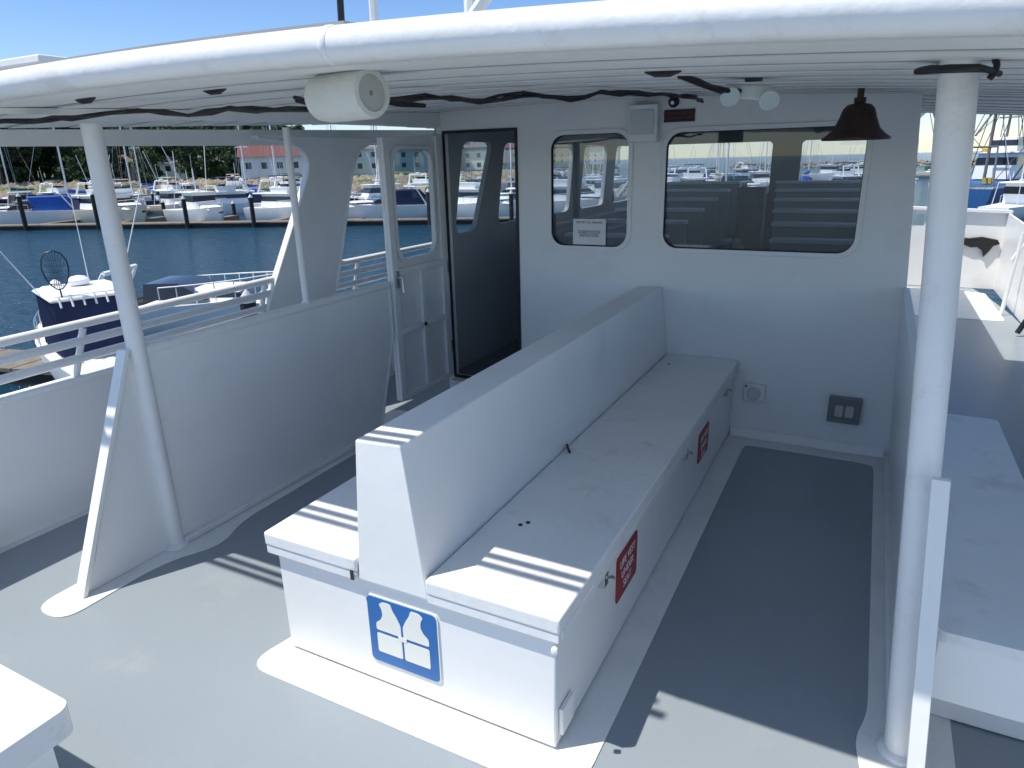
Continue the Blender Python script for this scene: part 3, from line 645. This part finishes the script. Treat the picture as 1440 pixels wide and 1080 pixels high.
def dock(p0,p1,w_=2.0,fing=0,flen=9,side=1,step=9.5,front=0):
    a=Vector(p0);b=Vector(p1);u=(b-a).normalized();n=Vector((-u.y,u.x))
    g=root('floating_dock',(a.x,a.y,WZ),'weathered grey plank floating dock','dock','floating docks',math.atan2(u.y,u.x),True)
    L=(b-a).length;m=MB(1);x=0
    while x<L: m.box(x,min(x+.95,L),-w_/2,w_/2,.35,.45);x+=1.0
    make('planking',m,WOOD,g);m=MB(1);m.box(0,L,-w_/2+.06,w_/2-.06,-.3,.34);make('float',m,PILE,g)
    if fing:
        m=MB(1);x=2.0
        while x<L:
            if side>0: m.box(x-.5,x+.5,w_/2,flen,-.1,.44)
            else: m.box(x-.5,x+.5,-flen,-w_/2,-.1,.44)
            x+=step
        makes('finger',m,WOOD,g)
    x=2.0
    while x<L:
        p=a+u*x+n*(side*flen if fing else w_*.6);pile(p.x,p.y,1.6+random.random()*.5)
        if front: p=a+u*(x+random.uniform(-1,1))-n*(w_*.5+.25);pile(p.x,p.y,2.4+random.random()*.8)
        x+=step
u=Vector((.933,.36));nn=Vector((-.36,.933))
rnd=random.Random(3)
def row(base,s0,s1,step,rots,kinds,dz=5.5,Ls=(8.5,11.5)):
    s=s0;i=0
    while s<s1:
        p=Vector(base)+u*s+nn*(dz+rnd.uniform(-.6,.6));r=math.atan2(u.y,u.x)+math.radians(rots[i%len(rots)])+rnd.uniform(-.08,.08)
        L=rnd.uniform(*Ls);k=kinds[i%len(kinds)]
        if k==3: sailboat(p.x,p.y,r,rnd.uniform(8.5,11.5),rnd.choice((0,1,1,3,4)),rnd.choice(HULLC))
        elif k is not None: cruiser(p.x,p.y,r,L,k,rnd.choice((0,1,1,0,2,3,3)),rnd.randrange(4),rnd.choice(HULLC))
        s+=step*rnd.uniform(.92,1.08);i+=1
base=(-75,38)
dock((-112,24),(-8,64),2.2,1,9,1,8.0,front=1)
row(base,-30,66,9.2,[-30,-36,-28,-140],[0,1,0,1,0,2,0,1,0],5.5,(11,13.5))
dock(tuple(Vector((-112,24))+nn*24),tuple(Vector((-8,64))+nn*24),2.0,1,9,-1,9.6)
row(tuple(Vector(base)+nn*13),-34,78,6.6,[-35,-145,-35],[3,0,2,1,3,0,2,0],5,(9,12))
dock(tuple(Vector((-112,24))+nn*44),tuple(Vector((0,67))+nn*44),2.0,1,9,-1,10)
row(tuple(Vector(base)+nn*32),-30,90,6.4,[-90,90,-60],[3,0,2,3,0,1],4)
row(tuple(Vector(base)+nn*50),-20,90,8.5,[-90,90,-60],[3,2,0,1],2)
row((-38,100),0,46,6.5,[90,-90,60],[2,3,0,3],0)
row((-50,150),-10,70,7.5,[90,-60,20],[3,0,3,2],0)
dock((-45,112),(5,131),2.0,0,9,1,9)
NB=.74
def sclm(m):
    m.v=[tuple(c*NB for c in v) for v in m.v];return m
g=root('motor_boat',(-17.9,10.3,WZ),'white fishing boat with hardtop and navy canvas enclosure beside the dock','boat','boats moored in the harbour',math.radians(160),True)
L,B,fb=9.5,3.1,1.25
make('hull',sclm(hullmesh(L,B,fb)),BW,g,smooth=40);make('stripe',sclm(hullmesh(L,B,fb,off=.015,zlo=.6,zhi=.78)),STR[0],g,smooth=40)
m=MB(1);rbox(m,.2,3.6,.3,2.6,2.2,1.8,1.4,1.9);make('foredeck_cabin',sclm(m),BW,g,.08,smooth=30)
m=MB(1);rbox(m,-2.3,1.1,-2.3,.7,2.5,2.35,3.15,3.27);rbox(m,-2.0,.6,-1.8,.4,2.1,1.9,3.27,3.36);make('hardtop',sclm(m),BW,g,.05,smooth=30)
m=MB(1);n_=28;Lp=[]
for i in range(n_+1):
    t_=i/n_;Lp.append((-2.2+2.9*t_,-1.18+.05*math.sin(i*2.1)))
V=[(x,y,1.35) for i,(x,y) in enumerate(Lp)]+[(x,y*.96,3.14) for x,y in Lp];V+= [(x,-y,1.35) for x,y in Lp]+[(x,-y*.96,3.14) for x,y in Lp]
k_=n_+1;F=[(i,i+1,k_+i+1,k_+i) for i in range(n_)]+[(2*k_+i,3*k_+i,3*k_+i+1,2*k_+i+1) for i in range(n_)]+[(0,k_,3*k_,2*k_),(n_,2*k_+n_,3*k_+n_,k_+n_)]
make('canvas_enclosure',sclm(m.add(V,F)),CAN[0],g)
m=MB(1);rbox(m,.95,1.12,.5,.68,2.1,1.9,2.2,3.1);make('window',sclm(m),BWIN,g)
m=MB(1);m.lathe([(.30,0),(.33,.06),(.33,.16),(.22,.26),(.05,.30)],(-.4,.0,3.40),(0,0,1),20);m.lathe([(.17,0),(.17,.1),(.05,.2)],(.2,.6,3.36),(0,0,1),14);makes('radome',sclm(m),BW,g)
m=MB(1)
for i in range(7): m.tube([(-2.3,-1.0+i*.33,3.3),(-2.45,-1.0+i*.33,3.0)],.035,6)
makes('rod_holder',sclm(m),BW,g)
m=MB(1);m.tube([(-.6,1.2,3.2),(-1.6,3.2,7.0)],.02,5);m.tube([(-.6,-1.2,3.2),(-1.6,-2.2,6.6)],.02,5);m.tube([(.1,-.4,3.4),(.1,-.4,6.2)],.015,5);makes('antenna',sclm(m),BW,g)
make('guard_rail',sclm(railing(L,B,fb)),STEEL,g)
ln=root('landing_net',(-16.7,9.2,WZ),'black landing net upright beside the fishing boat','net',None,math.radians(60),True)
hp=[((.26+.05*math.sin(a*.5))*math.cos(a*.5),0,3.05+.45*math.sin(a*.5)) for a in range(14)]
make('hoop',MB(1).tube(hp,.016,5),BLACK,ln)
make('handle',MB(1).tube([(0,0,2.6),(.05,0,.6)],.02,5),BLACK,ln)
m=MB(1)
for k in range(9):
    xx=-.22+.055*k;hh=.42*math.sqrt(max(.05,1-(xx/.27)**2));m.tube([(xx,0,3.05+hh),(xx*.5,.18,3.0),(xx*.8,.02,3.05-hh)],.006,4)
for k in range(5):
    zz=2.75+.14*k;m.tube([(-.22,0,zz),(0,.2,zz-.05),(.22,0,zz)],.006,4)
make('mesh_bag',m,BLACK,ln)
cruiser(-20.2,15.0,math.radians(25),8.0,1,2,3,None,False)
dock((-34,6.5),(-8,12.2),1.6,0)
dock((-24,4.6),(-12,-6),1.6,0)
# ------------------------------------------------------------ shore
sh=[(-420,-40),(-300,20),(-215,72),(-150,98),(-112,104),(-94,126),(-84,170),(-95,260),(-140,420),(-260,700)]
GR=mat('grass_slope',(.085,.135,.035),.9,.4,.05,.4,2,grime=(.18,.16,.10),gs=.04,gamt=.7)
V=[];F=[];offs=[(0,-4.4),(3.5,-2.2),(6,-1.2),(30,-.8),(60,.6),(120,7),(220,16),(420,24),(1000,20)]
P=[Vector(p) for p in sh];nr=[]
for i in range(len(P)):
    t=(P[min(i+1,len(P)-1)]-P[max(i-1,0)]).normalized();nr.append(Vector((-t.y,t.x)))
for i,p in enumerate(P):
    for d,z in offs:
        q=p+nr[i]*d;V.append((q.x,q.y,z+ (3*math.sin(q.x*.02+q.y*.013) if d>100 else 0)))
k=len(offs)
for i in range(len(P)-1):
    for j in range(k-1): F.append((i*k+j,(i+1)*k+j,(i+1)*k+j+1,i*k+j+1))
make('shore_terrain',MB(1).add(V,F),GR,kind='structure')
ROCK=mat('riprap_rock',(.30,.25,.19),.9,.35,.6,.5,2)
def rocks(path,w_,n,zt,name):
    m=MB(1);rn=random.Random(5)
    seg=[(Vector(path[i]),Vector(path[i+1])) for i in range(len(path)-1)];tot=sum((b-a).length for a,b in seg)
    for a,b in seg:
        t=(b-a).normalized();nv=Vector((-t.y,t.x))
        for _ in range(int(n*(b-a).length/tot)):
            s=rn.random();d=rn.random();p=a.lerp(b,s)+nv*(d*w_);z=WZ-.2+(zt-WZ)*d
            r=rn.uniform(.5,1.2);V=[]
            for c in ((1,0,0),(-1,0,0),(0,1,0),(0,-1,0),(0,0,1),(0,0,-1),(.7,.7,.3),(-.7,-.6,.4)):
                V.append((p.x+c[0]*r*rn.uniform(.7,1.2),p.y+c[1]*r*rn.uniform(.7,1.2),z+c[2]*r*rn.uniform(.6,.9)))
            m.add(V,[(0,6,4),(6,2,4),(2,1,4),(1,7,4),(7,3,4),(3,0,4),(0,2,6),(0,5,2),(2,5,1),(1,5,3),(3,5,0),(1,3,7)])
    make(name,m,ROCK,kind='stuff',smooth=0,label='tan boulders of the harbour riprap bank',cat='rocks')
rocks(sh[1:8],9,6500,-.6,'rock_bank')
rocks([(-60,330),(60,330),(160,300)],6,900,-1.2,'rock_breakwater')
def house(x,y,rot,w_,d,h,rh,wall,roof,label,z=-.8,nw=5,fl=1):
    g=root('house',(x,y,z),label,'house','waterfront buildings',rot,True)
    make('wall',MB(1).box(-w_/2,w_/2,-d/2,d/2,-1,h),wall,g)
    make('roof',MB(1).add([(-w_/2-.5,-d/2-.6,h-.1),(w_/2+.5,-d/2-.6,h-.1),(w_/2+.5,d/2+.6,h-.1),(-w_/2-.5,d/2+.6,h-.1),(-w_/2-.5,0,h+rh),(w_/2+.5,0,h+rh)],[(0,1,5,4),(2,3,4,5),(0,4,3),(1,2,5),(0,3,2,1)]),roof,g)
    for f in range(fl):
        for i in range(nw):
            xx=-w_/2+w_*(i+.5)/nw;zz=1.0+f*2.9
            make('window',MB(1).box(xx-.6,xx+.6,-d/2-.03,-d/2-.002,zz,zz+1.3),BWIN,g)
HW=mat('house_white',(.72,.72,.70),.7,.05);HB=mat('house_bluegrey',(.25,.33,.40),.7,.05);HT=mat('house_tan',(.45,.38,.28),.7,.05)
RR=mat('roof_red',(.15,.05,.045),.8,.15);RG=mat('roof_grey',(.13,.13,.14),.8,.15);RB=mat('roof_brown',(.15,.10,.07),.8,.15)
def pl(px,D):
    tab=((0,62.9),(200,54.6),(450,42.3),(720,27.2),(900,17.1),(1100,6.5),(1300,-2.8),(1440,-8.4))
    for (a,b),(c,d) in zip(tab,tab[1:]):
        if px<=c or c==1440:
            t=math.radians(b+(d-b)*(px-a)/(c-a));return (-D*math.sin(t),D*math.cos(t)),t
for px,D,w_,h,rh,wa,ro,lab,z,n,f in (
  (382,168,13,3.6,2.8,HW,RR,'white waterfront house with red gable roof',.6,4,1),
  (308,195,10,3.2,1.6,HB,RG,'blue grey boathouse with grey roof',.3,4,1),
  (445,190,13,5.5,2.4,HT,RB,'tan two storey building with brown roof',0,4,2),
  (505,200,18,6,2.2,HW,RG,'white two storey waterfront building',0,5,2),
  (560,220,16,6,2.4,HB,RG,'blue grey two storey waterfront building',0,4,2),
  (600,230,20,7,2.4,HT,RB,'tan two storey waterfront hotel',0,6,2),
  (660,235,18,7,2.6,HW,RG,'white two storey building with grey roof',-.5,5,2),
  (700,250,14,7,2.6,HB,RR,'blue grey building with red roof',-.5,4,2),
  (740,300,20,8,3,HW,RG,'large white building on the far shore',0,8,2),
  (785,400,34,9,3,HT,RB,'large tan building on the far shore',0,8,2),
  (835,480,34,9,3,HW,RB,'large pale building on the far shore',0,8,2),
  (165,198,9,3.0,1.8,HT,RB,'tan cottage among the trees',.8,4,1),
  (235,205,8,3.0,1.6,HW,RG,'small white building with grey roof behind the boats',.5,3,1)):
    (x,y),t=pl(px,D);house(x,y,t+rnd.uniform(-.2,.2),w_,9,h,rh,wa,ro,lab,z,n,f)
LEAF=[mat('cypress_foliage',(.045,.075,.026),.9,.5,.8),mat('pine_foliage',(.065,.105,.032),.9,.5,.8)]
BARK=mat('bark',(.09,.07,.05),.9,.3,3)
tm=[]
for v_ in range(4):
    rn=random.Random(50+v_);tk=MB(1);H=rn.uniform(9,13);tk.tube([(0,0,-2),(.2,.1,H*.35),(.1,-.1,H*.75)],[.45,.32,.12],8)
    lf=MB(1)
    for i in range(18):
        a=rn.uniform(0,6.28);hh=rn.uniform(.12,1.0);rad=(H*.36)*(1.15-abs(hh-.5)*1.3)*rn.uniform(.3,1)
        c=Vector((rad*math.cos(a),rad*math.sin(a),H*hh));tk.tube([(.1,0,H*hh*.75),tuple(c)],[.12,.04],5)
        R_=rn.uniform(1.3,2.3)
        for _ in range(110):
            d=Vector((rn.gauss(0,1),rn.gauss(0,1),rn.gauss(0,.6)));d=d.normalized()*R_*rn.random()**.4;d.z*=.7
            p=c+d;e=Vector((rn.gauss(0,1),rn.gauss(0,1),rn.gauss(0,1))).normalized()*rn.uniform(.25,.5);f_=e.cross(Vector((rn.gauss(0,1),rn.gauss(0,1),rn.gauss(0,1)))).normalized()*rn.uniform(.2,.4)
            lf.add([tuple(p-e),tuple(p+f_),tuple(p+e),tuple(p-f_)],[(0,1,2,3)])
    def mk(mb,m_,nm):
        me=bpy.data.meshes.new(nm);me.from_pydata(mb.v,[],mb.f);me.materials.append(m_);return me
    tm.append((mk(tk,BARK,'trunk'),mk(lf,LEAF[v_%2],'crown')))
def tree(x,y,z,s):
    a,b_=rnd.choice(tm);r=bpy.data.objects.new('cypress_tree',None);COL.objects.link(r);r.location=(x,y,z);r.scale=(s,s,s*rnd.uniform(.85,1.1));r.rotation_euler=(0,0,rnd.uniform(0,6))
    meta(r,'dark green cypress tree on the harbour shore','tree','trees along the shore')
    for me,nm in ((a,'trunk'),(b_,'crown')):
        o=bpy.data.objects.new(nm,me);COL.objects.link(o);o.parent=r
for i in range(90):
    px=-30+i*4.7+rnd.uniform(-6,6);D=rnd.uniform(206,262)
    (x,y),t=pl(px,D);tree(x,y,-.6+(D-205)*.06,rnd.uniform(1.05,1.5))
for i in range(12):
    px=rnd.uniform(60,340);(x,y),t=pl(px,rnd.uniform(176,198));tree(x,y,-1,rnd.uniform(.55,.9))
for i in range(18):
    px=400+i*20;(x,y),t=pl(px,rnd.uniform(270,300));tree(x,y,1,rnd.uniform(.9,1.3))
# fishing vessel
(x,y),t=pl(1402,84)
g=root('fishing_vessel',(x,y,WZ),'blue steel fishing vessel with rigging and wheelhouse at the quay','boat',None,t+math.radians(75),True)
FB=mat('vessel_blue',(.02,.10,.28),.5,.15);YEL=mat('vessel_yellow',(.5,.36,.06),.6)
L,B,fb=17,5.4,2.2
make('hull',hullmesh(L,B,fb),FB,g,smooth=40);make('rub_rail',hullmesh(L,B,fb,off=.05,zlo=.88,zhi=.98),BW,g,smooth=40)
m=MB(1);wn=MB(1);a=(-.5,4.2,-.3,3.6,3.6,3.2,2.5,4.9);rbox(m,*a);rband(wn,*a,.55,.85);rbox(m,-.8,4.4,-.8,4.2,3.9,3.9,4.9,5.05);a=(1,3.4,1.1,3.1,2.4,2.2,5.05,6.4);rbox(m,*a);rband(wn,*a,.4,.8)
make('wheelhouse',m,BW,g,.04,smooth=30);make('window',wn,BWIN,g)
m=MB(1)
m.tube([(1.5,0,6.4),(1.5,0,12)],.12,8);m.tube([(-3,0,2.2),(-3,0,11)],.14,8);m.tube([(-3,0,9),(-7.5,0,6.5)],.09,6);m.tube([(1.5,-1.3,10),(1.5,1.3,10)],.06,6);m.tube([(-3,-1.6,9.6),(-3,1.6,9.6)],.07,6)
m.tube([(-7.5,-2,2.2),(-6.5,-1.6,5.5),(-6.5,1.6,5.5),(-7.5,2,2.2)],.1,6);m.tube([(-3,2.2,2.4),(-3.4,6,10.5)],.09,6);m.tube([(-3,-2.2,2.4),(-3.4,-6,10.5)],.09,6)
m.tube([(1.5,-.9,8.2),(1.5,.9,8.2)],.06,6);m.tube([(2.6,.8,6.4),(2.6,.8,9.6)],.04,5);m.tube([(2.6,-.8,6.4),(2.6,-.8,10.2)],.04,5);m.tube([(4,-1,5),(6.8,-.3,8.5)],.06,6);m.tube([(0,-2.2,2.5),(-.6,-5,9.5)],.07,6);m.tube([(0,2.2,2.5),(-.6,5,9.5)],.07,6)
make('mast',m,mat('vessel_mast_grey',(.18,.17,.16),.6,.2),g)
m=MB(1)
for p,q in (((1.5,0,12),(8,0,3)),((1.5,0,12),(-3,0,11)),((-3,0,11),(-8,0,2.5)),((1.5,0,10),(-3,0,11)),((-3,0,11),(-3.4,6,10.5)),((-3,0,11),(-3.4,-6,10.5)),((1.5,1.3,10),(3.5,1.8,5.1)),((1.5,-1.3,10),(3.5,-1.8,5.1)),((-3,1.6,9.6),(-6.5,1.6,5.5)),((-3,-1.6,9.6),(-6.5,-1.6,5.5)),((1.5,0,12),(-.6,5,9.5)),((1.5,0,12),(-.6,-5,9.5)),((1.5,0,11),(6.8,-.3,8.5)),((6.8,-.3,8.5),(8.2,0,3)),((-3.4,6,10.5),(-7.8,2,2.4)),((-3.4,-6,10.5),(-7.8,-2,2.4)),((-.6,5,9.5),(7,1.2,2.9)),((-.6,-5,9.5),(7,-1.2,2.9)),((-3,0,8),(-7.5,0,6.5)),((-3,0,11),(-5,2.4,2.4)),((-3,0,11),(-5,-2.4,2.4)),((1.5,0,12),(1,2.4,2.6)),((1.5,0,12),(1,-2.4,2.6))): m.tube([p,q],.035,4)
make('rigging',m,BLACK,g)
m=MB(1);m.lathe([(.5,0),(.6,.3),(.5,.7)],(-4.8,.8,2.3),(0,1,0),12);m.box(-5.6,-4.6,-1.3,-.6,2.3,2.8);m.lathe([(.3,0),(.34,.3),(.2,.5)],(5.0,.5,3.0),(0,0,1),10);m.lathe([(.3,0),(.34,.3),(.2,.5)],(.4,1.2,5.05),(0,0,1),10);makes('deck_gear',m,YEL,g)
for (px,D,L_) in ((1345,120,9.5),(1440,70,8),(1480,100,11)):
    (x,y),t=pl(px,D);cruiser(x,y,t+1.2,L_,2,0,1)
